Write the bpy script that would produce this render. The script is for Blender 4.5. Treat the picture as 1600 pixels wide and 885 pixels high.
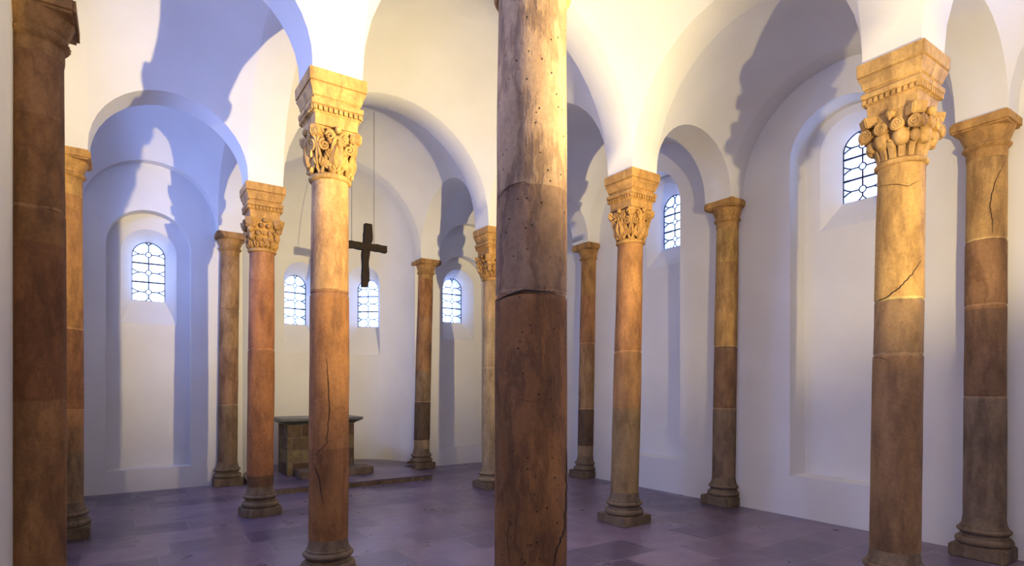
import bpy, bmesh, math, random
from mathutils import Vector, Matrix
random.seed(7)
# world axes: X = across the hall (left wall -> right wall), Y = along the hall towards the apse, Z up
for o in list(bpy.data.objects): bpy.data.objects.remove(o)
SC = bpy.context.scene
COL = SC.collection
PI = math.pi
YAW, FPX, HOR = 0.596, 897.7, 604.3
# ---------------------------------------------------------------- camera
cam = bpy.data.cameras.new('camera'); cam_o = bpy.data.objects.new('camera', cam); COL.objects.link(cam_o)
cam.sensor_width = 36; cam.lens = 36*FPX/1600; cam.shift_y = (HOR-442.5)/1600
cam.clip_start = .02
cam_o.location = (0, 0, 1.6); cam_o.rotation_euler = (PI/2, 0, -YAW)
SC.camera = cam_o
SC.view_settings.view_transform = 'Standard'; SC.view_settings.look = 'None'
SC.view_settings.exposure = 0.0; SC.view_settings.gamma = 1
SC.view_settings.use_curve_mapping = False
# ---------------------------------------------------------------- light
DAY = (.34, .48, 1.0); DAY_S = 11.0
LAMP = (2.95, -.35, 2.3); LAMP_W = 560; LAMP_C = (1.0, .78, .38)
world = bpy.data.worlds.new('daylight'); SC.world = world; world.use_nodes = True
bg = world.node_tree.nodes['Background']; bg.inputs[0].default_value = (*DAY, 1); bg.inputs[1].default_value = DAY_S
def spot(name, loc, to, power, color, cone, blend, size):
    l = bpy.data.lights.new(name, 'SPOT'); l.energy = power; l.color = color; l.spot_size = math.radians(cone)
    l.spot_blend = blend; l.shadow_soft_size = size
    o = bpy.data.objects.new(name, l); COL.objects.link(o); o.location = loc
    o.rotation_euler = (Vector(to)-Vector(loc)).to_track_quat('-Z', 'Y').to_euler(); return o
spot('floodlight_wash', LAMP, (LAMP[0]+.24, LAMP[1]+1.0, LAMP[2]+1.75), LAMP_W, LAMP_C, 152, .30, .03)
spot('floodlight_beam', LAMP, (LAMP[0]-.6, LAMP[1]+10.0, LAMP[2]+3.4), LAMP_W*5.2, LAMP_C, 72, 1.0, .03)
def area(name, loc, to, w, h, power, color):
    l = bpy.data.lights.new(name, 'AREA'); l.shape = 'RECTANGLE'; l.size = w; l.size_y = h; l.energy = power; l.color = color
    o = bpy.data.objects.new(name, l); COL.objects.link(o); o.location = loc
    o.rotation_euler = (Vector(to)-Vector(loc)).to_track_quat('-Z', 'Y').to_euler(); return o
XL_, XR_ = -.56, 6.83
# added fill light behind the standpoint; the west wall there is closed
area('west_fill_light', (3.2, -.74, 2.0), (3.2, 5, 2.2), 3.0, 2.6, 9, (.62, .60, 1.0))
SIDE_W = 48      # daylight of the side windows outside the view
for wx, wy, dx in ((XL_-.50, .62, 1), (XL_-.50, 3.40, 1), (XL_-.50, 6.25, 1), (XL_-.50, 9.0, 1), (XR_+.50, .62, -1)):
    area('side_window_daylight', (wx, wy, 4.25), (wx+dx, wy, 3.6), .44, .8, SIDE_W*(1.5 if wy > 5 else 1), (.25, .37, 1.0))
def portal(center, normal, w, h):
    l = bpy.data.lights.new('window_daylight', 'AREA'); l.shape = 'RECTANGLE'; l.size = w; l.size_y = h
    l.cycles.is_portal = True
    o = bpy.data.objects.new('window_daylight', l); COL.objects.link(o); o.location = center
    o.rotation_euler = Vector(normal).to_track_quat('-Z', 'Y').to_euler()

# ---------------------------------------------------------------- materials
def mat(name, base=(.5,.5,.5), rough=.8):
    m = bpy.data.materials.new(name); m.use_nodes = True
    b = m.node_tree.nodes['Principled BSDF']; b.inputs['Base Color'].default_value = (*base, 1)
    b.inputs['Roughness'].default_value = rough
    return m, m.node_tree, b
def N(t, kind, **kw):
    n = t.nodes.new(kind)
    for k, v in kw.items():
        if k in n.inputs: n.inputs[k].default_value = v
        else: setattr(n, k, v)
    return n
def coords(t, scale=(1,1,1), loc=(0,0,0)):
    c = N(t, 'ShaderNodeTexCoord'); m = N(t, 'ShaderNodeMapping')
    m.inputs['Scale'].default_value = scale; m.inputs['Location'].default_value = loc
    t.links.new(c.outputs['Object'], m.inputs[0]); return m.outputs[0], c
def ramp(t, fac, stops, interp='LINEAR'):
    r = N(t, 'ShaderNodeValToRGB'); cr = r.color_ramp; cr.interpolation = interp
    while len(cr.elements) > 1: cr.elements.remove(cr.elements[-1])
    cr.elements[0].position = stops[0][0]; cr.elements[0].color = (*stops[0][1], 1)
    for p, c in stops[1:]:
        e = cr.elements.new(p); e.color = (*c, 1)
    t.links.new(fac, r.inputs[0]); return r.outputs[0]
def mix(t, a, b, fac=None, mode='MULTIPLY', f=1.0):
    m = N(t, 'ShaderNodeMix', data_type='RGBA', blend_type=mode)
    m.inputs[0].default_value = f
    if fac is not None: t.links.new(fac, m.inputs[0])
    for s, i in ((a, 6), (b, 7)):
        if isinstance(s, tuple): m.inputs[i].default_value = (*s, 1)
        else: t.links.new(s, m.inputs[i])
    return m.outputs[2]
def bump(t, b, h, strength, dist=.01, prev=None):
    n = N(t, 'ShaderNodeBump'); n.inputs['Strength'].default_value = strength; n.inputs['Distance'].default_value = dist
    t.links.new(h, n.inputs['Height'])
    if prev: t.links.new(prev, n.inputs['Normal'])
    t.links.new(n.outputs[0], b.inputs['Normal']); return n.outputs[0]
def noise(t, vec, scale, detail=4, rough=.5):
    n = N(t, 'ShaderNodeTexNoise'); n.inputs['Scale'].default_value = scale; n.inputs['Detail'].default_value = detail
    n.inputs['Roughness'].default_value = rough; t.links.new(vec, n.inputs['Vector']); return n.outputs['Fac']

def plaster():
    m, t, b = mat('white_plaster', (.83,.82,.80), .93)
    v, _ = coords(t)
    n1 = noise(t, v, 1.3, 3)
    c = ramp(t, n1, [(.3, (.70,.69,.675)), (.7, (.755,.75,.74))])
    t.links.new(c, b.inputs['Base Color'])
    p = bump(t, b, noise(t, v, 3.0, 2), .35, .03)
    bump(t, b, noise(t, v, 45, 3), .12, .004, p)
    return m
PLASTER = plaster()

def stone(name, stops, seed=0, pit=1.0, zmax=4.2, streak=(1,1,.35), vein=.35):
    """sandstone; stops = [(z, colour)] from the floor up, each drum its own colour"""
    m, t, b = mat(name, (.5,.3,.15), .78)
    v, c = coords(t, (1,1,1), (seed*3.1, seed*1.7, 0))
    v2, _ = coords(t, streak, (seed*2.3, seed*5.7, seed))
    sep = N(t, 'ShaderNodeSeparateXYZ'); t.links.new(c.outputs['Object'], sep.inputs[0])
    wob = N(t, 'ShaderNodeMath', operation='MULTIPLY_ADD'); t.links.new(noise(t, v, 9, 3), wob.inputs[0])
    wob.inputs[1].default_value = .03; t.links.new(sep.outputs[2], wob.inputs[2])
    dv = N(t, 'ShaderNodeMath', operation='DIVIDE'); t.links.new(wob.outputs[0], dv.inputs[0]); dv.inputs[1].default_value = zmax
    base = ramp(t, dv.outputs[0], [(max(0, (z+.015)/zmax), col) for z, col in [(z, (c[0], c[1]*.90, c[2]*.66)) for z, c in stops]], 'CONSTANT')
    blot = ramp(t, noise(t, v2, 5.5, 6, .62), [(.28, (.36,.30,.28)), (.45, (.72,.68,.64)), (.6, (.95,.92,.88)), (.78, (1.25,1.2,1.15))])
    c1 = mix(t, base, blot)
    fine = ramp(t, noise(t, v, 38, 5, .7), [(.3, (.75,.74,.74)), (.5, (1,1,1)), (.72, (1.2,1.18,1.16))])
    c2 = mix(t, c1, fine, f=.8)
    vo = N(t, 'ShaderNodeTexVoronoi'); vo.inputs['Scale'].default_value = 26; t.links.new(v, vo.inputs['Vector'])
    pits = ramp(t, vo.outputs['Distance'], [(.06, (.2,.17,.16)), (.13, (1,1,1))])
    c3 = mix(t, c2, pits, f=.55*pit)
    vn = ramp(t, noise(t, v2, 3.4, 7, .6), [(.455, (1,1,1)), (.49, (.34,.28,.26)), (.51, (.34,.28,.26)), (.55, (1,1,1))])
    c3 = mix(t, c3, vn, f=vein)
    t.links.new(c3, b.inputs['Base Color'])
    p = bump(t, b, noise(t, v2, 7, 5), .5, .02)
    p = bump(t, b, vn, vein*.8, .01, p)
    p = bump(t, b, pits, .6*pit, .008, p)
    bump(t, b, noise(t, v, 60, 4, .7), .45, .006, p)
    return m
CAPSTONE = stone('yellow_sandstone', [(0, (.66,.47,.23))], 3, .25)
CAPSTONE2 = stone('ochre_sandstone', [(0, (.56,.36,.155))], 5, .3)
WALLCAP = stone('brown_sandstone', [(0, (.46,.29,.14))], 8, .3)
BASESTONE = stone('grey_base_stone', [(0, (.21,.17,.145))], 11, .8)
def dark(name, c, r=.7):
    m, t, b = mat(name, c, r); v, _ = coords(t)
    k = ramp(t, noise(t, v, 12, 4), [(.3, tuple(x*.6 for x in c)), (.7, tuple(min(1, x*1.35) for x in c))])
    t.links.new(k, b.inputs['Base Color']); bump(t, b, noise(t, v, 30, 4), .5, .006); return m
CRACK = dark('dark_crack', (.035,.02,.015), .95)  # one dark colour for the crack lines on the shafts
LEAD = dark('lead_came', (.028,.024,.06), .5)
WOOD = dark('dark_oak', (.015,.007,.004), .85)
WIRE = dark('steel_wire', (.18,.17,.17), .5)
SLAB = dark('slate_slab', (.07,.075,.08), .38)

def glass_mat():
    m = bpy.data.materials.new('window_glass'); m.use_nodes = True; t = m.node_tree; t.nodes.clear()
    o = N(t, 'ShaderNodeOutputMaterial'); tr = N(t, 'ShaderNodeBsdfTransparent'); gl = N(t, 'ShaderNodeBsdfGlossy')
    tr.inputs[0].default_value = (.93,.95,.97,1); gl.inputs['Roughness'].default_value = .12
    mx = N(t, 'ShaderNodeMixShader'); mx.inputs[0].default_value = .05
    t.links.new(tr.outputs[0], mx.inputs[1]); t.links.new(gl.outputs[0], mx.inputs[2]); t.links.new(mx.outputs[0], o.inputs[0]); return m
GLASS = glass_mat()

def floor_mat():
    m, t, b = mat('purple_sandstone_slabs', (.1,.07,.08), .35)
    v, c = coords(t, (1,1,1), (.3,.15,0))
    nz = N(t, 'ShaderNodeTexNoise'); nz.inputs['Scale'].default_value = 1.7; t.links.new(v, nz.inputs['Vector'])
    vm = N(t, 'ShaderNodeVectorMath', operation='MULTIPLY_ADD'); t.links.new(nz.outputs['Color'], vm.inputs[0])
    vm.inputs[1].default_value = (.03,.03,0); t.links.new(v, vm.inputs[2])
    br = N(t, 'ShaderNodeTexBrick', offset=.37, offset_frequency=2, squash=1.35, squash_frequency=3)
    br.inputs['Scale'].default_value = 1; br.inputs['Brick Width'].default_value = .70; br.inputs['Row Height'].default_value = .50
    br.inputs['Mortar Size'].default_value = .010; br.inputs['Mortar Smooth'].default_value = .3
    br.inputs['Color1'].default_value = (.088,.068,.112,1); br.inputs['Color2'].default_value = (.215,.16,.22,1)
    br.inputs['Mortar'].default_value = (.20,.165,.215,1); br.inputs['Bias'].default_value = 0
    t.links.new(vm.outputs[0], br.inputs['Vector'])
    blot = ramp(t, noise(t, v, 2.6, 6, .6), [(.3, (.78,.76,.80)), (.5, (1,1,1)), (.75, (1.2,1.12,1.08))])
    c1 = mix(t, br.outputs['Color'], blot)
    c2 = mix(t, c1, ramp(t, noise(t, v, 30, 5, .7), [(.3, (.75,.75,.75)), (.7, (1.2,1.2,1.2))]), f=.7)
    t.links.new(c2, b.inputs['Base Color'])
    r = N(t, 'ShaderNodeMapRange'); t.links.new(noise(t, v, 3.4, 5), r.inputs[0]); r.inputs[3].default_value = .20; r.inputs[4].default_value = .42
    t.links.new(r.outputs[0], b.inputs['Roughness'])
    p = bump(t, b, br.outputs['Fac'], -.35, .006)
    p = bump(t, b, noise(t, v, 5, 4), .25, .02, p)
    bump(t, b, noise(t, v, 40, 4), .25, .005, p)
    return m
FLOOR = floor_mat()
def block_mat():
    m, t, b = mat('altar_masonry', (.2,.15,.08), .8)
    c = N(t, 'ShaderNodeTexCoord'); sp = N(t, 'ShaderNodeSeparateXYZ'); t.links.new(c.outputs['Object'], sp.inputs[0])
    ad = N(t, 'ShaderNodeMath', operation='ADD'); t.links.new(sp.outputs[0], ad.inputs[0]); t.links.new(sp.outputs[1], ad.inputs[1])
    cb = N(t, 'ShaderNodeCombineXYZ'); t.links.new(ad.outputs[0], cb.inputs[0]); t.links.new(sp.outputs[2], cb.inputs[1])
    br = N(t, 'ShaderNodeTexBrick', offset=.45, squash=1.0)
    br.inputs['Scale'].default_value = 1; br.inputs['Brick Width'].default_value = .34; br.inputs['Row Height'].default_value = .215
    br.inputs['Mortar Size'].default_value = .008
    br.inputs['Color1'].default_value = (.07,.035,.02,1); br.inputs['Color2'].default_value = (.20,.15,.065,1); br.inputs['Mortar'].default_value = (.16,.12,.08,1)
    t.links.new(cb.outputs[0], br.inputs['Vector'])
    k = mix(t, br.outputs['Color'], ramp(t, noise(t, c.outputs['Object'], 9, 5), [(.3, (.6,.6,.6)), (.7, (1.25,1.2,1.1))]))
    t.links.new(k, b.inputs['Base Color']); bump(t, b, noise(t, c.outputs['Object'], 25, 4), .5, .01); return m
ALTAR = block_mat()

# ---------------------------------------------------------------- mesh helpers
def obj(name, bm, m, parent=None, smooth=True, loc=None):
    me = bpy.data.meshes.new(name); bm.normal_update(); bm.to_mesh(me); bm.free()
    o = bpy.data.objects.new(name, me); COL.objects.link(o); me.materials.append(m)
    if smooth:
        for p in me.polygons: p.use_smooth = True
        me.set_sharp_from_angle(angle=math.radians(38))
    if parent: o.parent = parent
    if loc: o.location = loc
    return o
def thing(name, loc, label, cat, group=None):
    o = bpy.data.objects.new(name, None); COL.objects.link(o); o.location = loc; o.empty_display_size = .1
    o['label'] = label; o['category'] = cat
    if group: o['group'] = group
    return o
def struct(o): o['kind'] = 'structure'; return o
def grid(bm, rows, closed=False, flip=False):
    vs = [[bm.verts.new(p) for p in r] for r in rows]
    for a, b in zip(vs, vs[1:]):
        n = len(a)
        for i in range(n if closed else n-1):
            j = (i+1) % n
            f = (a[i], a[j], b[j], b[i])
            try: bm.faces.new(f[::-1] if flip else f)
            except ValueError: pass
    return vs
def box(bm, x0, x1, y0, y1, z0, z1, bev=0):
    r = bmesh.ops.create_cube(bm, size=1, matrix=Matrix.Translation(((x0+x1)/2, (y0+y1)/2, (z0+z1)/2)) @ Matrix.Diagonal((x1-x0, y1-y0, z1-z0, 1)))
    if bev:
        es = {e for v in r['verts'] for e in v.link_edges}
        bmesh.ops.bevel(bm, geom=list(es), offset=bev, segments=2, affect='EDGES')
def lathe(bm, prof, n=48, cx=0, cy=0, wob=None, cap=True):
    rows = []
    for r, z in prof:
        rows.append([(cx+(r+(wob(a, z) if wob else 0))*math.cos(a), cy+(r+(wob(a, z) if wob else 0))*math.sin(a), z) for a in [2*PI*i/n for i in range(n)]])
    vs = grid(bm, rows, True)
    if cap: bm.faces.new(vs[0][::-1]); bm.faces.new(vs[-1])
def sq_loft(bm, prof, jit=0):
    rows = []
    for h, z in prof:
        rows.append([(sx*h+random.uniform(-jit, jit), sy*h+random.uniform(-jit, jit), z+random.uniform(-jit, jit)) for sx, sy in ((-1,-1),(1,-1),(1,1),(-1,1))])
    vs = grid(bm, rows, True); bm.faces.new(vs[0][::-1]); bm.faces.new(vs[-1])
def tube(bm, pts, rad, n=6, cap=True, flat=1.0):
    P = [Vector(p) for p in pts]; rows = []; up = Vector((.13,.21,.97))
    for i, p in enumerate(P):
        d = (P[min(i+1, len(P)-1)]-P[max(i-1, 0)])
        if d.length < 1e-9: d = Vector((0,0,1))
        d.normalize(); a = d.cross(up)
        if a.length < .05: a = d.cross(Vector((1,0,0)))
        a.normalize(); b = a.cross(d); up = b if i else up; up = b
        r = rad(i/(len(P)-1)) if callable(rad) else rad
        rows.append([p+a*r*math.cos(2*PI*k/n)+b*r*flat*math.sin(2*PI*k/n) for k in range(n)])
    vs = grid(bm, rows, True)
    if cap: bm.faces.new(vs[0][::-1]); bm.faces.new(vs[-1])
def blob(bm, c, s, rot=None, sub=2):
    M = Matrix.Translation(c) @ (rot.to_4x4() if rot else Matrix()) @ Matrix.Diagonal((*s, 1))
    bmesh.ops.create_icosphere(bm, subdivisions=sub, radius=1, matrix=M)
def boolean(o, cutters):
    for c in cutters:
        md = o.modifiers.new('cut', 'BOOLEAN'); md.operation = 'DIFFERENCE'; md.solver = 'EXACT'; md.object = c
    dg = bpy.context.evaluated_depsgraph_get()
    me = bpy.data.meshes.new_from_object(o.evaluated_get(dg)); o.modifiers.clear(); o.data = me
    for p in me.polygons: p.use_smooth = True
    me.set_sharp_from_angle(angle=math.radians(30))
    for c in cutters: bpy.data.objects.remove(c)

# ---------------------------------------------------------------- plan (fitted to the photograph)
XL, XR, YW, YE = -.56, 6.83, -.80, 10.42      # wall planes
SPR = 4.13                                      # springing of all arches
HB = .20                                        # half width of the square pier blocks
def lean(dxdy):  # sideways lean of a shaft seen in the photo
    return (math.cos(YAW)*dxdy, -math.sin(YAW)*dxdy)
INNER = {  # (x, y) at eye level, lean
 'A': ((1.41, 4.76), .005), 'B': ((1.44, 7.73), .008), 'C': ((4.86, 7.74), .006),
 'D': ((4.93, 4.85), .024), 'E': ((4.90, 1.98), .017), 'F': ((1.47, 2.02), .004)}
WALLC = {
 'a': ((-.47, 4.81), .003), 'b': ((-.50, 7.68), .007), 'c': ((1.43, 10.34), .012), 'd': ((4.90, 10.34), .030),
 'e': ((6.79, 7.65), .028), 'f': ((6.77, 4.83), .020), 'g': ((6.70, 1.97), .006)}
def top(p, l, z=4.1):
    a = lean(l); return (p[0]+a[0]*(z-1.6), p[1]+a[1]*(z-1.6))
T = {k: top(*v) for k, v in list(INNER.items())+list(WALLC.items())}
# nodes[i][j]: i along the hall (0 = west wall), j across ; each gives the rectangle of the pier block (x0,x1,y0,y1)
FL, FR = -.30, 6.57
def inner_rect(n): x, y = T[n]; return (x-HB, x+HB, y-HB, y+HB)
def left_rect(y): return (XL-.05, FL, y-HB, y+HB)
def right_rect(y): return (FR, XR+.05, y-HB, y+HB)
def east_rect(x): return (x-HB, x+HB, 10.14, YE+.05)
NODES = [
 [(XL-.05, XL+.02, YW-.05, YW+.05), (1.24, 1.64, YW-.05, YW+.2), (4.7, 5.1, YW-.05, YW+.2), (XR-.02, XR+.05, YW-.05, YW+.05)],
 [left_rect(2.0), inner_rect('F'), inner_rect('E'), right_rect(T['g'][1])],
 [left_rect(T['a'][1]), inner_rect('A'), inner_rect('D'), right_rect(T['f'][1])],
 [left_rect(T['b'][1]), inner_rect('B'), inner_rect('C'), right_rect(T['e'][1]-.03)],
 [(XL-.05, XL+.04, YE-.06, YE+.05), east_rect(T['c'][0]), east_rect(T['d'][0]), (XR-.04, XR+.05, YE-.06, YE+.05)]]
# ---------------------------------------------------------------- vault and arches
NA = 20
def lerp(a, b, t): return a+(b-a)*t
bm = bmesh.new()
TH = [PI*i/NA for i in range(NA+1)]
for i in range(4):
    for j in range(3):
        a, b, c, d = NODES[i][j], NODES[i][j+1], NODES[i+1][j], NODES[i+1][j+1]
        p00 = (a[1], a[3]); p10 = (b[0], b[3]); p01 = (c[1], c[2]); p11 = (d[0], d[2])
        rx = ((p10[0]-p00[0])+(p11[0]-p01[0]))/4; ry = ((p01[1]-p00[1])+(p11[1]-p10[1]))/4
        rows = []
        for v in TH:
            fv = (1-math.cos(v))/2; row = []
            for u in TH:
                fu = (1-math.cos(u))/2
                x = lerp(lerp(p00[0], p10[0], fu), lerp(p01[0], p11[0], fu), fv)
                y = lerp(lerp(p00[1], p10[1], fu), lerp(p01[1], p11[1], fu), fv)
                hx = (lerp(p10[0]-p00[0], p11[0]-p01[0], fv))/2*math.sin(u)
                hy = (lerp(p01[1]-p00[1], p11[1]-p10[1], fu))/2*math.sin(v)
                z = SPR+(max(hx, 0)**2.15+max(hy, 0)**2.15)**(1/2.15)
                row.append((x, y, z))
            rows.append(row)
        grid(bm, rows)
def soffit(p, q, p2, q2):
    """arch strip: near edge springs p->q, far edge p2->q2"""
    rows = []
    for A, B in ((p, q), (p2, q2)):
        r = math.hypot(B[0]-A[0], B[1]-A[1])/2
        rows.append([(lerp(A[0], B[0], (1-math.cos(t))/2), lerp(A[1], B[1], (1-math.cos(t))/2), SPR+r*math.sin(t)) for t in TH])
    grid(bm, rows)
for i in range(5):
    for j in range(3):      # arches across the hall
        a, b = NODES[i][j], NODES[i][j+1]
        soffit((a[1], a[2]), (b[0], b[2]), (a[1], a[3]), (b[0], b[3]))
for i in range(4):
    for j in range(4):      # arcade arches along the hall
        a, c = NODES[i][j], NODES[i+1][j]
        soffit((a[0], a[3]), (c[0], c[2]), (a[1], a[3]), (c[1], c[2]))
for i in range(5):
    for j in range(4):      # stilted pier blocks above the capitals
        x0, x1, y0, y1 = NODES[i][j]; box(bm, x0, x1, y0, y1, 4.075 if 0 < i or j else 4.0, SPR+.002)
bmesh.ops.remove_doubles(bm, verts=bm.verts, dist=.0004)
bmesh.ops.recalc_face_normals(bm, faces=bm.faces)
struct(obj('ceiling', bm, PLASTER))
bm = bmesh.new(); box(bm, XL-.8, XR+.8, YW-.5, 12.7, 6.6, 6.8); struct(obj('ceiling_roof', bm, PLASTER))

# ---------------------------------------------------------------- walls with niches and splayed windows
def arch_loop(u, w, z0, zs, n=20):
    """arch outline: half width w, sill z0, springing zs"""
    pts = [(u-w, z0), (u+w, z0)]
    pts += [(u+w*math.cos(PI*i/n), zs+w*math.sin(PI*i/n)) for i in range(n+1)]
    return pts
def cutter(loops, fn):
    """loops = [(depth, outline)], fn(u, depth, z) -> world"""
    b = bmesh.new(); rows = [[fn(u, d, z) for u, z in pts] for d, pts in loops]
    vs = grid(b, rows, True); b.faces.new(vs[0][::-1]); b.faces.new(vs[-1])
    bmesh.ops.recalc_face_normals(b, faces=b.faces)
    return obj('cutter', b, PLASTER, smooth=False)
WN = 0
def came_pattern(W, z0, zs):
    """polylines of the lead net in (u, z) and their radii"""
    H = zs+W-z0; L = []
    for cz in (.79, .483, .157):
        z = z0+H*cz; r = .040
        L.append(([(r*math.cos(2*PI*i/16), z+r*1.05*math.sin(2*PI*i/16)) for i in range(17)], .0075))
        def edge(zz):
            return W if zz < zs else math.sqrt(max(W*W-(zz-zs)**2, 1e-6))
        for s in (-1, 1):
            L.append(([(s*r, z), (s*W*.55, z)], .0085))
            for dz in (-.05, .05):
                e = edge(z+dz)
                L.append(([(s*min(W*.55, e*.62), z), (s*(W*.55+(e-W*.55)*.45), z+dz*.32), (s*e, z+dz)], .0075))
    zc = [z0+H*c for c in (.157, .483, .79)]
    for a, b in zip([z0+.055]+[z+.036 for z in zc], [z-.036 for z in zc]+[z0+H-.055]): L.append(([(0, a), (0, b)], .009))
    for s in (-1, 1):
        L.append(([(0, z0+.055), (s*.018, z0+.03), (s*.05, z0)], .0075))
        zt = zs+math.sqrt(W*W-.05**2); L.append(([(0, z0+H-.055), (s*.02, z0+H-.03), (s*.05, zt)], .0075))
    for cz in (.322, .64):
        L.append(([(-W, z0+H*cz), (W, z0+H*cz)], .0115))
    return L
def window(fn, u, d, z0, zs, W, normal, frac='window'):
    global WN; WN += 1
    b = bmesh.new()
    loop = arch_loop(u, W, z0, zs)
    tube(b, [fn(p[0], d, p[1]) for p in loop+[loop[0]]], .012, 6)
    fr = struct(obj('window_%d' % WN, b, LEAD))
    b = bmesh.new()
    for pts, r in came_pattern(W, z0, zs): tube(b, [fn(u+p[0], d, p[1]) for p in pts], r*1.2, 6)
    obj('lead_cames', b, LEAD, fr)
    b = bmesh.new(); 
    for dd in (d+.004, d+.008): b.faces.new([b.verts.new(fn(p[0], dd, p[1])) for p in loop])
    obj('glass_panes', b, GLASS, fr, smooth=False)
    c = fn(u, d+.03, (z0+zs+W)/2); portal(c, normal, 2*W+.02, zs+W-z0+.02)
def opening(fn, u, nd, niche, splay, gd, gl, od, normal):
    """niche / splay / gl = (half width, sill, springing)"""
    loops = []
    if niche: loops += [(-.1, arch_loop(u, *niche)), (nd, arch_loop(u, *niche)), (nd, arch_loop(u, *splay))]
    else: loops += [(-.25, arch_loop(u, *splay)), (0, arch_loop(u, *splay))]
    loops += [(gd, arch_loop(u, *gl)), (od, arch_loop(u, *gl))]
    window(fn, u, gd+.02, gl[1], gl[2], gl[0], normal)
    return cutter(loops, fn)
OUT = .78
# right wall
f_right = lambda u, d, z: (XR+d, u, z)
f_left = lambda u, d, z: (XL-d, u, z)
f_east = lambda u, d, z: (u, YE+d, z)
bm = bmesh.new(); box(bm, XR, XR+OUT, YW-.5, YE+OUT, 0, 6.6); w = obj('wall_right', bm, PLASTER)
RN, RS, RG = (.58, .50, 4.36), (.38, 3.52, 4.46), (.225, 3.86, 4.48)
cs = [opening(f_right, y, .33, RN, RS, .56, RG, OUT+.1, (-1,0,0)) for y in (.62, 3.37, 6.22, 8.86)]
boolean(w, cs); struct(w)
bm = bmesh.new(); box(bm, XL-OUT, XL, YW-.5, YE+OUT, 0, 6.6); w = obj('wall_left', bm, PLASTER)
cs = [opening(f_left, y, .33, RN, RS, .56, RG, OUT+.1, (1,0,0)) for y in (.62, 3.40, 6.25, 9.0)]
boolean(w, cs); struct(w)
EN, ES, EG = (.555, .34, 3.75), (.37, 2.58, 3.69), (.228, 2.97, 3.69)
bm = bmesh.new(); box(bm, XL, 1.091, YE, YE+OUT, 0, 6.6); w = obj('wall_east', bm, PLASTER)
boolean(w, [opening(f_east, .35, .22, EN, ES, .50, EG, OUT+.1, (0,-1,0))]); struct(w)
bm = bmesh.new(); box(bm, 5.327, XR, YE, YE+OUT, 0, 6.6); w = obj('wall_east', bm, PLASTER)
boolean(w, [opening(f_east, 5.86, .22, EN, ES, .50, EG, OUT+.1, (0,-1,0))]); struct(w)
bm = bmesh.new(); box(bm, XL, XR, YW-.4, YW, 0, 6.6); struct(obj('wall_west', bm, PLASTER))
# apse: thick half cylinder with a half dome
AX, AR, AY = 3.209, 1.555, 10.40
bm = bmesh.new()
foot = [(AX+2.12*math.cos(PI*i/40), YE+2.12*math.sin(PI*i/40)) for i in range(41)]
vs = grid(bm, [[(x, y, z) for x, y in foot] for z in (0, 6.6)], True); bm.faces.new(vs[0][::-1]); bm.faces.new(vs[-1])
bmesh.ops.recalc_face_normals(bm, faces=bm.faces)
w = obj('wall_apse', bm, PLASTER)
bm = bmesh.new(); lathe(bm, [(AR, -.2), (AR, SPR)]+[(AR*math.cos(PI/2*i/20), SPR+AR*math.sin(PI/2*i/20)) for i in range(1, 20)]+[(.01, SPR+AR)], 96, AX, AY)
bmesh.ops.recalc_face_normals(bm, faces=bm.faces)
cs = [obj('cutter', bm, PLASTER, smooth=False)]
AW = (math.radians(-8.5), math.radians(37.4))
for a in AW:
    n = (math.sin(a), math.cos(a)); t_ = (math.cos(a), -math.sin(a))
    fn = lambda u, d, z, n=n, t_=t_: (AX+n[0]*(AR+d)+t_[0]*u, AY+n[1]*(AR+d)+t_[1]*u, z)
    cs.append(opening(fn, 0, 0, None, (.36, 2.27, 3.74), .30, (.225, 2.87, 3.66), .9, (-n[0], -n[1], 0)))
boolean(w, cs); struct(w)
# floor
bm = bmesh.new(); box(bm, XL-.8, XR+.8, YW-.5, 12.7, -.2, 0); struct(obj('floor', bm, FLOOR, smooth=False))

# ---------------------------------------------------------------- columns
def wobble(seed, amp):
    r = random.Random(seed); ph = [r.uniform(0, 6.28) for _ in range(8)]
    return lambda a, z: amp*(math.sin(2*a+ph[0]+z*1.3)+.6*math.sin(3*a+ph[1]-z*2.1)+.5*math.sin(z*5+ph[2]+a)+.35*math.sin(z*11+ph[3]-2*a)+.3*math.sin(5*a+z*7+ph[4]))
def shear(o, l, z0=0):
    """lean a mesh: l = (dx, dy) per metre of height measured from the floor"""
    for v in o.data.vertices:
        v.co.x += l[0]*(v.co.z-z0); v.co.y += l[1]*(v.co.z-z0)
def mortar(stops, joints):
    out = list(stops)
    for j in joints:
        under = max([q for q in stops if q[0] <= j+.001], key=lambda q: q[0])[1]
        out = [q for q in out if abs(q[0]-j) > .012]+[(j-.007, tuple(min(.7, c*1.3+.10) for c in under)), (j+.006, under)]
    return sorted(out)
def shaft_bm(r0, r1, z0, z1, joints, seed):
    bm = bmesh.new(); w = wobble(seed, .0016); prof = []
    zs = [z0+(z1-z0)*i/90 for i in range(91)]
    for j in joints: zs = [z for z in zs if abs(z-j) > .018]+[j-.012, j-.004, j, j+.004, j+.012]
    zs = sorted(zs)
    for z in zs:
        f = (z-z0)/(z1-z0); r = r0+(r1-r0)*f+.004*math.sin(PI*f)
        for k, j in enumerate(joints):
            if abs(z-j) < .006: r -= .006
            if z > j: r += (.0022 if k % 2 else -.0022)
        prof.append((r, z))
    lathe(bm, prof, 56, wob=w); return bm
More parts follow.
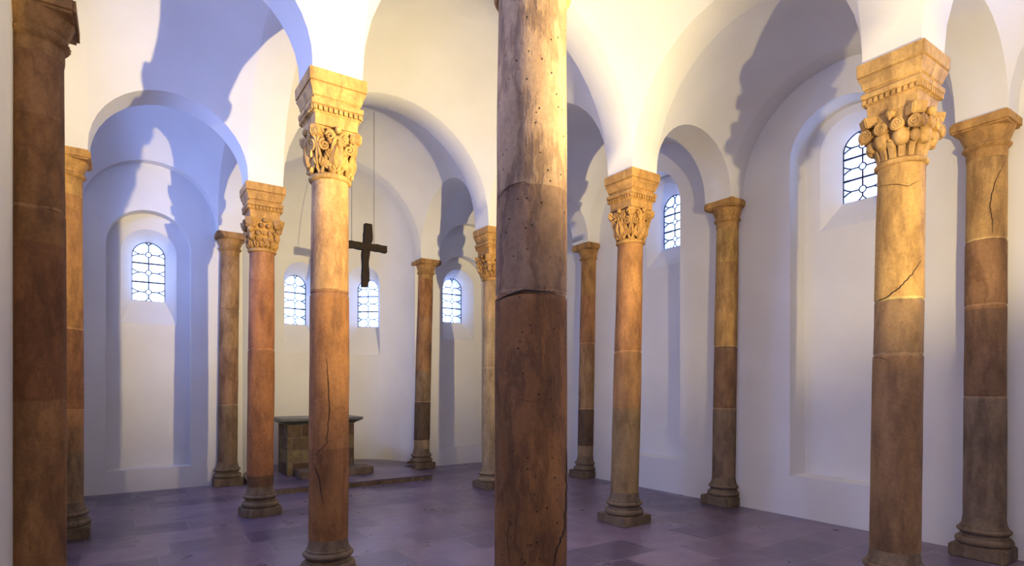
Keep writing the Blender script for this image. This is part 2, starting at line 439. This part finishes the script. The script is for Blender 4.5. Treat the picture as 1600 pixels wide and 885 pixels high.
def base_prof(r, zp):
    """attic base: lower torus, scotia, upper torus, apophyge; sits on plinth top zp"""
    P = []
    def torus(z, h, rr, k=7):
        return [(rr-h/2+h/2*math.sin(PI*i/k)*1.0, z+h/2-h/2*math.cos(PI*i/k)) for i in range(k+1)]
    P += torus(zp, .075, r+.063); P += [(r+.028, zp+.082), (r+.018, zp+.094), (r+.018, zp+.10), (r+.030, zp+.110)]
    P += torus(zp+.115, .04, r+.048); P += [(r+.022, zp+.16), (r+.022, zp+.175), (r+.012, zp+.18), (r+.006, zp+.215), (r, zp+.26)]
    return P
# --- carved capitals: body surface in (phi, h)
CZ0, CZ1 = 3.30, 3.675
def crad(phi, h, inset=0):
    n = 2+9*h**1.6; s = .150+.038*h**1.7
    c, d = abs(math.cos(phi)), abs(math.sin(phi))
    return s/((c**n+d**n)**(1/n))-inset
def csurf(side, u, h, off=0):
    phi = side*PI/2+u*PI/4; r = crad(phi, max(0, min(1, h)))+off
    return Vector((r*math.cos(phi), r*math.sin(phi), CZ0+(CZ1-CZ0)*h))
def cap_body(inset):
    bm = bmesh.new(); n = 64; rows = []
    for k in range(19):
        h = k/18; rows.append([((crad(a, h)-inset)*math.cos(a), (crad(a, h)-inset)*math.sin(a), CZ0+(CZ1-CZ0)*h) for a in [2*PI*i/n for i in range(n)]])
    vs = grid(bm, rows, True); bm.faces.new(vs[0][::-1]); bm.faces.new(vs[-1]); return bm
def spiral(bm, side, u0, h0, R, turns, r, sgn=1, off=.0, start=0):
    pts = []; n = int(22*turns)
    for i in range(n+1):
        f = i/n; a = start+sgn*2*PI*turns*f; rr = R*(1-.86*f)
        pts.append(csurf(side, u0+rr*math.cos(a)/.17, h0+rr*math.sin(a)/.375, off))
    tube(bm, pts, lambda f: r*(1-.35*f), 6)
def stem(bm, side, pts, r, off=0):
    P = []; n = len(pts)
    for i in range(n-1):      # Catmull-Rom
        p0, p1, p2, p3 = pts[max(i-1, 0)], pts[i], pts[i+1], pts[min(i+2, n-1)]
        for k in range(6):
            t = k/6
            P.append(tuple(.5*((2*p1[c])+(-p0[c]+p2[c])*t+(2*p0[c]-5*p1[c]+4*p2[c]-p3[c])*t*t+(-p0[c]+3*p1[c]-3*p2[c]+p3[c])*t**3) for c in (0, 1)))
    P.append(pts[-1])
    tube(bm, [csurf(side, u, h, off) for u, h in P], r, 6)
def leaf(bm, side, u, h, du, dh, thick=.012, off=.0):
    """pointed leaf lying on the surface from (u,h) towards (u+du,h+dh)"""
    a, b = csurf(side, u, h, off), csurf(side, u+du, h+dh, off+.008)
    d = b-a; n = Vector((math.cos(side*PI/2+u*PI/4), math.sin(side*PI/2+u*PI/4), 0)); s = d.cross(n).normalized(); L = d.length
    rows = []
    for i in range(9):
        f = i/8; w = L*.32*math.sin(PI*min(1, f**.75))+.002; c = a+d*f+n*(thick*math.sin(PI*f)*.8)
        rows.append([c-s*w-n*.012, c-s*w*.5+n*thick*.8, c+n*thick*.15, c+s*w*.5+n*thick*.8, c+s*w-n*.012])
    grid(bm, rows)
def corner_blocks(bm, z0=.70, z1=.93, w=.045, reach=.275):
    for k in range(4):
        a = PI/4+k*PI/2; M = Matrix.Rotation(a, 4, 'Z'); r = bmesh.ops.create_cube(bm, size=1)
        za, zb = CZ0+(CZ1-CZ0)*z0, CZ0+(CZ1-CZ0)*z1
        for v in r['verts']:
            x = .19 if v.co.x < 0 else reach-(0 if v.co.z > 0 else .02); v.co = Vector((x, v.co.y*2*w*(1 if v.co.x > 0 else 1.3), za if v.co.z < 0 else zb))
        bmesh.ops.transform(bm, matrix=M, verts=r['verts'])
        bmesh.ops.bevel(bm, geom=list({e for v in r['verts'] for e in v.link_edges}), offset=.008, segments=2, affect='EDGES')
def tongues(bm, n=20, h=.30, flare=.045):
    for k in range(n):
        a = 2*PI*k/n; w = .150*2*PI/n*.40
        rows = []
        for i in range(9):
            f = i/8; z = CZ0+.01+f*h*(CZ1-CZ0); r = .150+flare*f**1.6+.006; ww = w*(1+.25*f)*(math.sqrt(max(0, 1-max(0, (f-.72)/.30)**2)))+.0008
            c = Vector((math.cos(a), math.sin(a), 0)); t = Vector((-math.sin(a), math.cos(a), 0))
            rows.append([c*(r-.02)+t*(-ww)+Vector((0,0,z)), c*r+t*(-ww*.75)+Vector((0,0,z)), c*(r+.002)+Vector((0,0,z)), c*r+t*(ww*.75)+Vector((0,0,z)), c*(r-.02)+t*ww+Vector((0,0,z))])
        grid(bm, rows)
        e = CZ0+.01+h*(CZ1-CZ0); blob(bm, Vector((math.cos(a)*(.150+flare), math.sin(a)*(.150+flare), e-.012)), (.016, .016, .010), sub=1)
def vine_ornament(seed):
    bm = bmesh.new(); r = random.Random(seed)
    for s in range(4):
        for m in (-1, 1):
            stem(bm, s, [(m*.05,.03), (m*.35,.10), (m*.62,.24), (m*.55,.42), (m*.22,.52), (m*.12,.72), (m*.28,.86), (m*.55,.86)], .0150, .004)
            stem(bm, s, [(m*.95,.02), (m*.80,.16), (m*.92,.38), (m*.98,.60), (m*.84,.80)], .014, .004)
            stem(bm, s, [(m*.05,.05), (m*.24,.22), (m*.30,.45), (m*.20,.66), (0,.78)], .013, .012)
            spiral(bm, s, m*.56, .20, .036, 1.5, .0115, m, .010)
            spiral(bm, s, m*.66, .56, .042, 1.6, .0125, -m, .012, PI/2)
            spiral(bm, s, m*.40, .76, .034, 1.4, .0110, m, .014, PI)
            leaf(bm, s, m*.36, .30, m*.26, .16, .016, .004); leaf(bm, s, m*.80, .34, m*.12, -.20, .014, .004)
            leaf(bm, s, m*.52, .40, -m*.20, .10, .014, .006); leaf(bm, s, m*.30, .62, m*.24, .10, .014, .004)
            leaf(bm, s, m*.20, .04, m*.30, .10, .016, .004); leaf(bm, s, m*.88, .70, m*.06, .18, .018, .006)
            leaf(bm, s, m*.70, .78, m*.16, .12, .014, .004); leaf(bm, s, m*.10, .30, -m*.02, .30, .014, .010)
            for _ in range(3): blob(bm, csurf(s, m*r.uniform(.1, .95), r.uniform(.08, .9), .006), (.012, .012, .012), sub=1)
        leaf(bm, s, 0, .10, 0, .52, .024, .010)
        blob(bm, csurf(s, 0, .90, .018), (.026, .026, .030)); blob(bm, csurf(s, 0, .76, .014), (.014, .014, .018), sub=1)
    corner_blocks(bm, .72, .93, .036, .270)
    return bm
def volute_ornament(kind):
    bm = bmesh.new()
    if kind == 'spiral': tongues(bm, 16, .34, .050)
    else:
        for k in range(16):
            s, u = k//4, -.75+.5*(k % 4); leaf(bm, s, u, .02, 0, .26, .018, .004)
            spiral(bm, s, u+.25, .27, .030, 1.2, .010, 1, .014, -PI/2)
    for s in range(4):
        rows = (-.78, -.27, .27, .78)
        for k, u in enumerate(rows):
            if kind == 'spiral':
                n = Vector((math.cos(s*PI/2), math.sin(s*PI/2), 0)); t_ = Vector((-n.y, n.x, 0)); lat = (-.168, -.056, .056, .168)[k]
                q = n.to_track_quat('Z', 'Y').to_matrix()
                c = n*(.222 if k in (1, 2) else .212)+t_*lat+Vector((0, 0, CZ0+(.232 if k in (1, 2) else .218))); M = Matrix.Translation(c) @ q.to_4x4()
                bmesh.ops.create_cone(bm, cap_ends=True, segments=32, radius1=.036, radius2=.046, depth=.07, matrix=Matrix.Translation(c-n*.034) @ q.to_4x4())
                sg = 1 if k % 2 else -1
                pts = [M @ Vector((.041*(1-.92*i/70)*math.cos(sg*i/70*2.4*2*PI+1.2), .041*(1-.92*i/70)*math.sin(sg*i/70*2.4*2*PI+1.2), .003)) for i in range(71)]
                tube(bm, pts, .0066, 6)
                stem(bm, s, [(u*.72, .28), (u*.86, .42), (u, .54)], .007, .016)
            else:
                blob(bm, csurf(s, u, .72, .016), (.030, .030, .028)); spiral(bm, s, u, .72, .026, 1.3, .006, 1, .046)
        if kind == 'spiral':
            for u in (-.52, .52):      # cup leaves under the scrolls
                c = csurf(s, u*.92, .40, .004); blob(bm, c, (.060, .060, .070), sub=3)
            blob(bm, csurf(s, 0, .40, -.012), (.02, .02, .05))
            blob(bm, csurf(s, 0, .88, .012), (.036, .036, .034)); blob(bm, csurf(s, 0, .80, .03), (.016, .016, .02), sub=1)
        else:
            for u in (-.48, .48):      # rosettes
                spiral(bm, s, u, .47, .048, 1.0, .013, 1, .012); blob(bm, csurf(s, u, .47, .010), (.022, .022, .022))
                leaf(bm, s, u-.2, .36, .15, -.14, .014, .008); leaf(bm, s, u+.2, .36, -.15, -.14, .014, .008)
            blob(bm, csurf(s, 0, .90, .014), (.034, .034, .030)); blob(bm, csurf(s, 0, .50, .006), (.016, .016, .03))
            blob(bm, csurf(s, 1, .50, .0), (.035, .035, .040)); blob(bm, csurf(s, 1, .74, .0), (.040, .040, .034))
    for k in range(4):      # corner scroll under the corner block
        a = PI/4+k*PI/2; blob(bm, Vector((math.cos(a)*.225, math.sin(a)*.225, CZ0+.22)), (.042, .042, .040)); blob(bm, Vector((math.cos(a)*.205, math.sin(a)*.205, CZ0+.14)), (.036, .036, .05))
    corner_blocks(bm, .74, .95, .048, .285)
    return bm
def impost_bm():
    bm = bmesh.new()
    sq_loft(bm, [(.172,3.665),(.172,3.70),(.174,3.752),(.184,3.762),(.186,3.800),(.206,3.812),(.208,3.845),(.200,3.852),(.184,3.858),(.182,3.874),(.196,3.884),(.200,3.905),(.210,3.935),(.222,3.958),(.222,3.966),(.214,3.970),(.214,3.976),(.228,3.982),(.230,4.062),(.226,4.078)], .0012)
    bmesh.ops.bevel(bm, geom=[e for e in bm.edges if abs(e.verts[0].co.z-e.verts[1].co.z) > .02], offset=.004, segments=1, affect='EDGES')
    return bm
def dentils_bm():
    bm = bmesh.new()
    for s in range(4):
        for k in range(10):
            u = -.18+.36*k/9; M = Matrix.Rotation(s*PI/2, 4, 'Z')
            r = bmesh.ops.create_cube(bm, size=1, matrix=M @ Matrix.Translation((.192, u, 3.783)) @ Matrix.Diagonal((.024, .021, .034, 1)))
    return bm
def crack(o, r, u0, pts, view, rad=.004):
    """dark crack following the shaft; pts = (u across the side that faces `view`, z)"""
    bm = bmesh.new(); P = []; rr = random.Random(len(pts)*7+int(u0*10))
    for (a, za), (b, zb) in zip(pts, pts[1:]):
        for k in range(7):
            f = k/7; u = lerp(a, b, f)+rr.uniform(-.03, .03); z = lerp(za, zb, f); an = view+math.asin(max(-.99, min(.99, u)))
            P.append(Vector(((r+.0006)*math.cos(an), (r+.0006)*math.sin(an), z)))
    tube(bm, P, lambda f: rad*(.35+math.sin(PI*min(1, f*1.0))*.9), 5)
    return obj('crack', bm, CRACK, o)
def zpix(n, y):   # photo row -> height on column n
    (p, l) = (INNER.get(n) or WALLC.get(n)); d = math.cos(YAW)*p[1]+math.sin(YAW)*p[0]; return 1.6+(HOR-y)*d/FPX

def inner_column(n, label, ornament, r0, r1, stops, cap_m, joints, seed, plinth='square', group='free-standing columns with carved capitals'):
    (p, l) = INNER[n]; L = lean(l); root = thing('stone_column', (p[0]-L[0]*1.6, p[1]-L[1]*1.6, 0), label, 'column', group)
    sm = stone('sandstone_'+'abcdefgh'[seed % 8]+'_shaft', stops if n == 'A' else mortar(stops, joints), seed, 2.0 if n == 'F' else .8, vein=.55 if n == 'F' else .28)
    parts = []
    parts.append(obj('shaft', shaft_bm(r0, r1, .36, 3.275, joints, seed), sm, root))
    bm = bmesh.new(); lathe(bm, base_prof(r0, .10), 48, wob=wobble(seed+9, .002)); parts.append(obj('base_moulding', bm, BASESTONE if n != 'C' else stone('pale_base', [(0, (.36,.30,.23))], 4, .6), root))
    bm = bmesh.new()
    if plinth == 'square': sq_loft(bm, [(.222, 0), (.225, .05), (.222, .105)], .004)
    else:
        pr = [(.235, .10), (.13, .21), (-.15, .215), (-.235, .12), (-.23, -.12), (-.14, -.22), (.14, -.215), (.235, -.12)]
        vs = grid(bm, [[(x*k, y*k, z) for x, y in pr] for k, z in ((1, 0), (1.01, .06), (.97, .105))], True); bm.faces.new(vs[0][::-1]); bm.faces.new(vs[-1])
    bmesh.ops.bevel(bm, geom=bm.edges[:], offset=.006, segments=2, affect='EDGES'); parts.append(obj('plinth', bm, BASESTONE, root))
    bm = bmesh.new(); lathe(bm, [(r1, 3.262), (r1+.012, 3.266), (r1+.021, 3.278), (r1+.021, 3.290), (r1+.012, 3.302), (.150, 3.312)], 48)
    parts.append(obj('astragal', bm, cap_m, root))
    cap = obj('capital', cap_body(.036 if ornament == 'vine' else .020), cap_m, root); parts.append(cap)
    orn = obj('carved_foliage' if ornament == 'vine' else 'carved_scrolls', vine_ornament(seed) if ornament == 'vine' else volute_ornament(ornament), cap_m, cap); parts.append(orn)
    im = obj('impost_block', impost_bm(), cap_m, root); parts.append(im)
    parts.append(obj('dentil_band', dentils_bm(), cap_m, im, smooth=False))
    for q in parts: shear(q, L)
    root['top'] = 0; del root['top']
    return root, L

Y1, Y2, Y3 = (.58,.42,.23), (.50,.27,.135), (.40,.25,.14)
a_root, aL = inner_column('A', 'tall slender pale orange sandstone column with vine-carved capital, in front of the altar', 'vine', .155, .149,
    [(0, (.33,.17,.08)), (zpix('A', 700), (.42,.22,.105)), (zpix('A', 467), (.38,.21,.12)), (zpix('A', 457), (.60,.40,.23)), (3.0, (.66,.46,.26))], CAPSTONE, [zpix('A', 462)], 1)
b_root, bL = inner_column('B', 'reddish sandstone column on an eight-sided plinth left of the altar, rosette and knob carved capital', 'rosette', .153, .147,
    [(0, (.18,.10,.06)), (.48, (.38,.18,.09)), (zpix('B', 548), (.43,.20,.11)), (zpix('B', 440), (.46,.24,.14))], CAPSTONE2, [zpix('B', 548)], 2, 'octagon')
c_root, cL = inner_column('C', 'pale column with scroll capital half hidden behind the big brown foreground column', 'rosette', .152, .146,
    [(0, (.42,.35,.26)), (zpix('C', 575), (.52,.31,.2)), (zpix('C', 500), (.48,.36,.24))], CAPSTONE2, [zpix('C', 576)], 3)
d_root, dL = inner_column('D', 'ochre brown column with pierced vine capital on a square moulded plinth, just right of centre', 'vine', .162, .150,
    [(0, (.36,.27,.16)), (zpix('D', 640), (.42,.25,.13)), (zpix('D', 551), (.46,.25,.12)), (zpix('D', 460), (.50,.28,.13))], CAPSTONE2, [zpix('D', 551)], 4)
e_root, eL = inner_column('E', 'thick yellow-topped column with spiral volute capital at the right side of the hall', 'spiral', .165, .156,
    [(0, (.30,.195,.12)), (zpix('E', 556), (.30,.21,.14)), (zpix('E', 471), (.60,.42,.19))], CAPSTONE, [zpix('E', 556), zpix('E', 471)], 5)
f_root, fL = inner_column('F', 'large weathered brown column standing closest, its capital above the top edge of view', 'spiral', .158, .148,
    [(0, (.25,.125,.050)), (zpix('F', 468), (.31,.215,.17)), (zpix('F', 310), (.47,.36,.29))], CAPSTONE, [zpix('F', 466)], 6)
def vdir(n):   # direction from a column towards the photograph's standpoint
    p = (INNER.get(n) or WALLC.get(n))[0]; return math.atan2(-p[1], -p[0])
def cr(n, root, L, r, pts, rad=.004):
    q = crack(root, r, 0, [(u, zpix(n, y)) for u, y in pts], vdir(n), rad); shear(q, L)
cr('A', a_root, aL, .1570, [(-.15,560), (-.05,600), (.02,640), (-.1,690), (-.75,712)], .003)
cr('A', a_root, aL, .1575, [(-.75,720), (-.45,745), (-.20,790)], .0035)
cr('F', f_root, fL, .1575, [(-.48,650), (-.45,690), (-.52,740), (-.40,780), (-.62,830), (-.5,884)], .0022)
cr('F', f_root, fL, .1575, [(.96,700), (.94,780), (.90,820), (.68,850), (.62,884)], .0042)
cr('F', f_root, fL, .1560, [(-.98,474), (-.6,468), (-.2,463), (.25,465), (.7,466)], .0040)
cr('F', f_root, fL, .1565, [(-.55,619), (-.2,624), (.1,628), (.35,622)], .0026)
cr('F', f_root, fL, .1555, [(-.92,318), (-.6,306), (-.2,304), (.0,312)], .0016)
cr('E', e_root, eL, .1620, [(-.98,472), (-.5,468), (.0,455), (.5,435), (.9,410)], .0045)
cr('E', e_root, eL, .1600, [(-.85,292), (-.2,296), (.3,302), (.8,292)], .0020)
cr('E', e_root, eL, .1640, [(-.98,558), (-.6,560), (-.3,566)], .0022)

# --- columns engaged in the walls
def wall_column(n, label, r0, r1, stops, side, seed, joints, zc=3.72):
    (p, l) = WALLC[n]
    # lean only along the wall
    L0 = lean(l); 
    if side in 'RL':
        k = (T[n][1]-p[1])/2.5; L = (0, k if side == 'L' else -l*.9)
    else: L = (l*.95, 0)
    tx = p[0]+L[0]*2.5; ty = p[1]+L[1]*2.5
    root = thing('engaged_column', (p[0]-L[0]*1.6, p[1]-L[1]*1.6, 0), label, 'column', 'half-round columns engaged in the walls')
    sm = stone('sandstone_'+'ijklmnop'[seed % 8]+'_shaft', mortar(stops, joints), seed+20, .7)
    parts = [obj('shaft', shaft_bm(r0, r1, .34, zc, joints, seed+30), sm, root)]
    bm = bmesh.new(); lathe(bm, base_prof(r0, .12), 48, wob=wobble(seed, .003)); parts.append(obj('base_moulding', bm, BASESTONE, root))
    bm = bmesh.new(); box(bm, -.215, .215, -.215, .215, 0, .125, .012); parts.append(obj('plinth', bm, BASESTONE, root))
    bm = bmesh.new()
    lathe(bm, [(r1, zc-.01), (r1+.003, zc+.02), (r1+.002, zc+.075), (r1+.016, zc+.085), (r1+.028, zc+.10), (r1+.028, zc+.118), (r1+.014, zc+.132), (r1+.012, zc+.15), (r1+.022, zc+.165), (r1+.030, zc+.19), (r1+.048, zc+.235), (r1+.056, zc+.26)], 48)
    for k in range(28):
        a = 2*PI*k/28; blob(bm, Vector((math.cos(a)*(r1+.027), math.sin(a)*(r1+.027), zc+.109)), (.009, .009, .010), sub=1)
    cap = obj('capital', bm, WALLCAP if n in 'acde' else CAPSTONE2, root); parts.append(cap)
    bm = bmesh.new(); box(bm, -.225, .225, -.225, .225, zc+.255, 4.078, .018); parts.append(obj('abacus', bm, WALLCAP if n in 'acde' else CAPSTONE2, root))
    for q in parts: shear(q, L)
    return root, L
wall_column('a', 'tall dark brown engaged column at the far left edge, closest one on the left wall', .165, .155, [(0, (.30,.17,.09)), (1.5, (.25,.12,.06)), (2.5, (.30,.165,.075)), (3.3, (.36,.21,.11))], 'L', 1, [2.72])
wall_column('b', 'engaged column with light ochre top, second on the left wall beside the arched window niche', .158, .148, [(0, (.30,.22,.15)), (.9, (.34,.21,.13)), (1.15, (.40,.23,.13)), (1.35, (.30,.15,.085)), (2.2, (.46,.26,.12)), (3.6, (.6,.4,.17))], 'L', 2, [2.2, 1.35])
wall_column('c', 'engaged brown column at the left jamb of the apse, behind the reddish column', .146, .138, [(0, (.24,.18,.14)), (1.3, (.30,.19,.14)), (2.2, (.34,.23,.15)), (2.85, (.45,.30,.19))], 'E', 3, [1.3, 2.85])
wall_column('d', 'engaged column at the right jamb of the apse, beside the end of the altar platform', .155, .138, [(0, (.34,.28,.22)), (.55, (.12,.085,.065)), (1.3, (.26,.19,.15)), (1.9, (.34,.20,.12)), (3.0, (.42,.22,.11))], 'E', 4, [1.3, .55])
wall_column('e', 'slim engaged column in the right wall, immediately right of the big foreground column', .150, .138, [(0, (.36,.28,.22)), (.55, (.13,.09,.07)), (1.2, (.36,.24,.16)), (2.3, (.40,.22,.12)), (3.2, (.46,.28,.13))], 'R', 5, [1.2, 2.35])
wall_column('f', 'engaged column with bright yellow top in the right wall, between the two high windows', .150, .142, [(0, (.26,.20,.17)), (1.3, (.27,.17,.12)), (2.13, (.50,.33,.15)), (3.25, (.62,.44,.19))], 'R', 6, [1.3, 2.13])
g_root, gL = wall_column('g', 'engaged column with a cracked ochre upper drum at the far right edge of the hall', .160, .152, [(0, (.24,.19,.17)), (1.5, (.22,.14,.10)), (2.3, (.32,.19,.11)), (2.95, (.50,.34,.16))], 'R', 7, [1.5, 2.35, 2.95])
q = crack(g_root, .156, 0, [(.85, 3.66), (.35, 3.45), (.15, 3.25), (.30, 3.12), (.32, 2.98)], vdir('g'), .003); shear(q, gL)

# ---------------------------------------------------------------- altar, platform, cross
def slab_bm(pts, z0, z1):
    bm = bmesh.new(); vs = grid(bm, [[(x, y, z) for x, y in pts] for z in (z0, z1)], True); bm.faces.new(vs[0][::-1]); bm.faces.new(vs[-1])
    bmesh.ops.recalc_face_normals(bm, faces=bm.faces); return bm
def plat_pts(e):
    p = [(1.66+e, 8.96+e), (2.3, 8.965+e), (2.32, 8.95+e), (3.3, 8.935+e), (3.31, 8.95+e), (4.41-e, 8.93+e), (4.42-e, 10.2-e), (4.73, 10.2-e), (4.74, AY)]
    p += [(AX+(AR-.01-e)*math.cos(PI*i/24), AY+(AR-.01-e)*math.sin(PI*i/24)) for i in range(1, 24)]
    return p+[(1.69+e, AY), (1.67+e, 10.2)]
pl = thing('altar_platform', (0, 0, 0), 'low paved stone platform with dark front edge, under the altar', 'platform')
obj('platform_body', slab_bm(plat_pts(.012), 0, .066), BASESTONE, pl, smooth=False)
obj('platform_paving', slab_bm(plat_pts(0), .066, .088), FLOOR, pl, smooth=False)
al = thing('altar', (2.86, 10.42, .088), 'block masonry stone altar with dark slab top in the apse', 'altar')
bm = bmesh.new(); box(bm, -.57, .57, -.34, .34, 0, .87, .012); obj('altar_body', bm, ALTAR, al)
bm = bmesh.new()
vs = grid(bm, [[(sx*h, sy*(h-.23), z) for sx, sy in ((-1,-1),(1,-1),(1,1),(-1,1))] for h, z in ((.58, .865), (.60, .885), (.675, .925), (.69, .93), (.692, .975))], True)
bm.faces.new(vs[0][::-1]); bm.faces.new(vs[-1]); bmesh.ops.bevel(bm, geom=bm.edges[:], offset=.004, segments=1, affect='EDGES')
obj('altar_slab', bm, SLAB, al, smooth=False)
bm = bmesh.new(); box(bm, 2.40, 3.62, 9.62, 10.07, .088, .21, .012)
st = obj('altar_step', bm, BASESTONE); st['label'] = 'single worn stone step lying in front of the altar'; st['category'] = 'step'
# hanging cross
cx, cy, cz = 3.165, 8.70, 3.78
cross = thing('hanging_cross', (cx, cy, cz), 'dark rough wooden cross hanging on two thin wires before the apse', 'cross')
bm = bmesh.new()
rows = []
for i in range(19):
    f = i/18; z = .36-.99*f; off = -.06*f+.012+(.010*math.sin(f*9)); w = .054+.006*math.sin(f*17)-(.006*f)+(.012 if .16 < f < .3 else 0)
    rows.append([(off-w, -.045-.004*math.sin(i*2.1), z), (off+w+(.012 if .2 < f < .28 else 0), -.045+.004*math.cos(i*1.7), z), (off+w, .045, z), (off-w, .045, z)])
vs = grid(bm, rows, True); bm.faces.new(vs[0][::-1]); bm.faces.new(vs[-1]); bmesh.ops.recalc_face_normals(bm, faces=bm.faces)
obj('upright_beam', bm, WOOD, cross)
bm = bmesh.new(); rows = []
for i in range(13):
    x = -.31+.62*i/12; h = .050+.004*math.sin(i*2.3); zc_ = .015*math.sin(i*.9)*.3
    rows.append([(x, -.052, zc_-h), (x, .050, zc_-h), (x, .050, zc_+h), (x, -.052, zc_+h)])
vs = grid(bm, rows, True); bm.faces.new(vs[0][::-1]); bm.faces.new(vs[-1]); bmesh.ops.recalc_face_normals(bm, faces=bm.faces)
obj('cross_arm', bm, WOOD, cross)
for x in (-.245, .112):
    bm = bmesh.new(); tube(bm, [(x, 0, .03), (x, 0, 2.17)], .005, 6); obj('hanging_wire', bm, WIRE, cross)
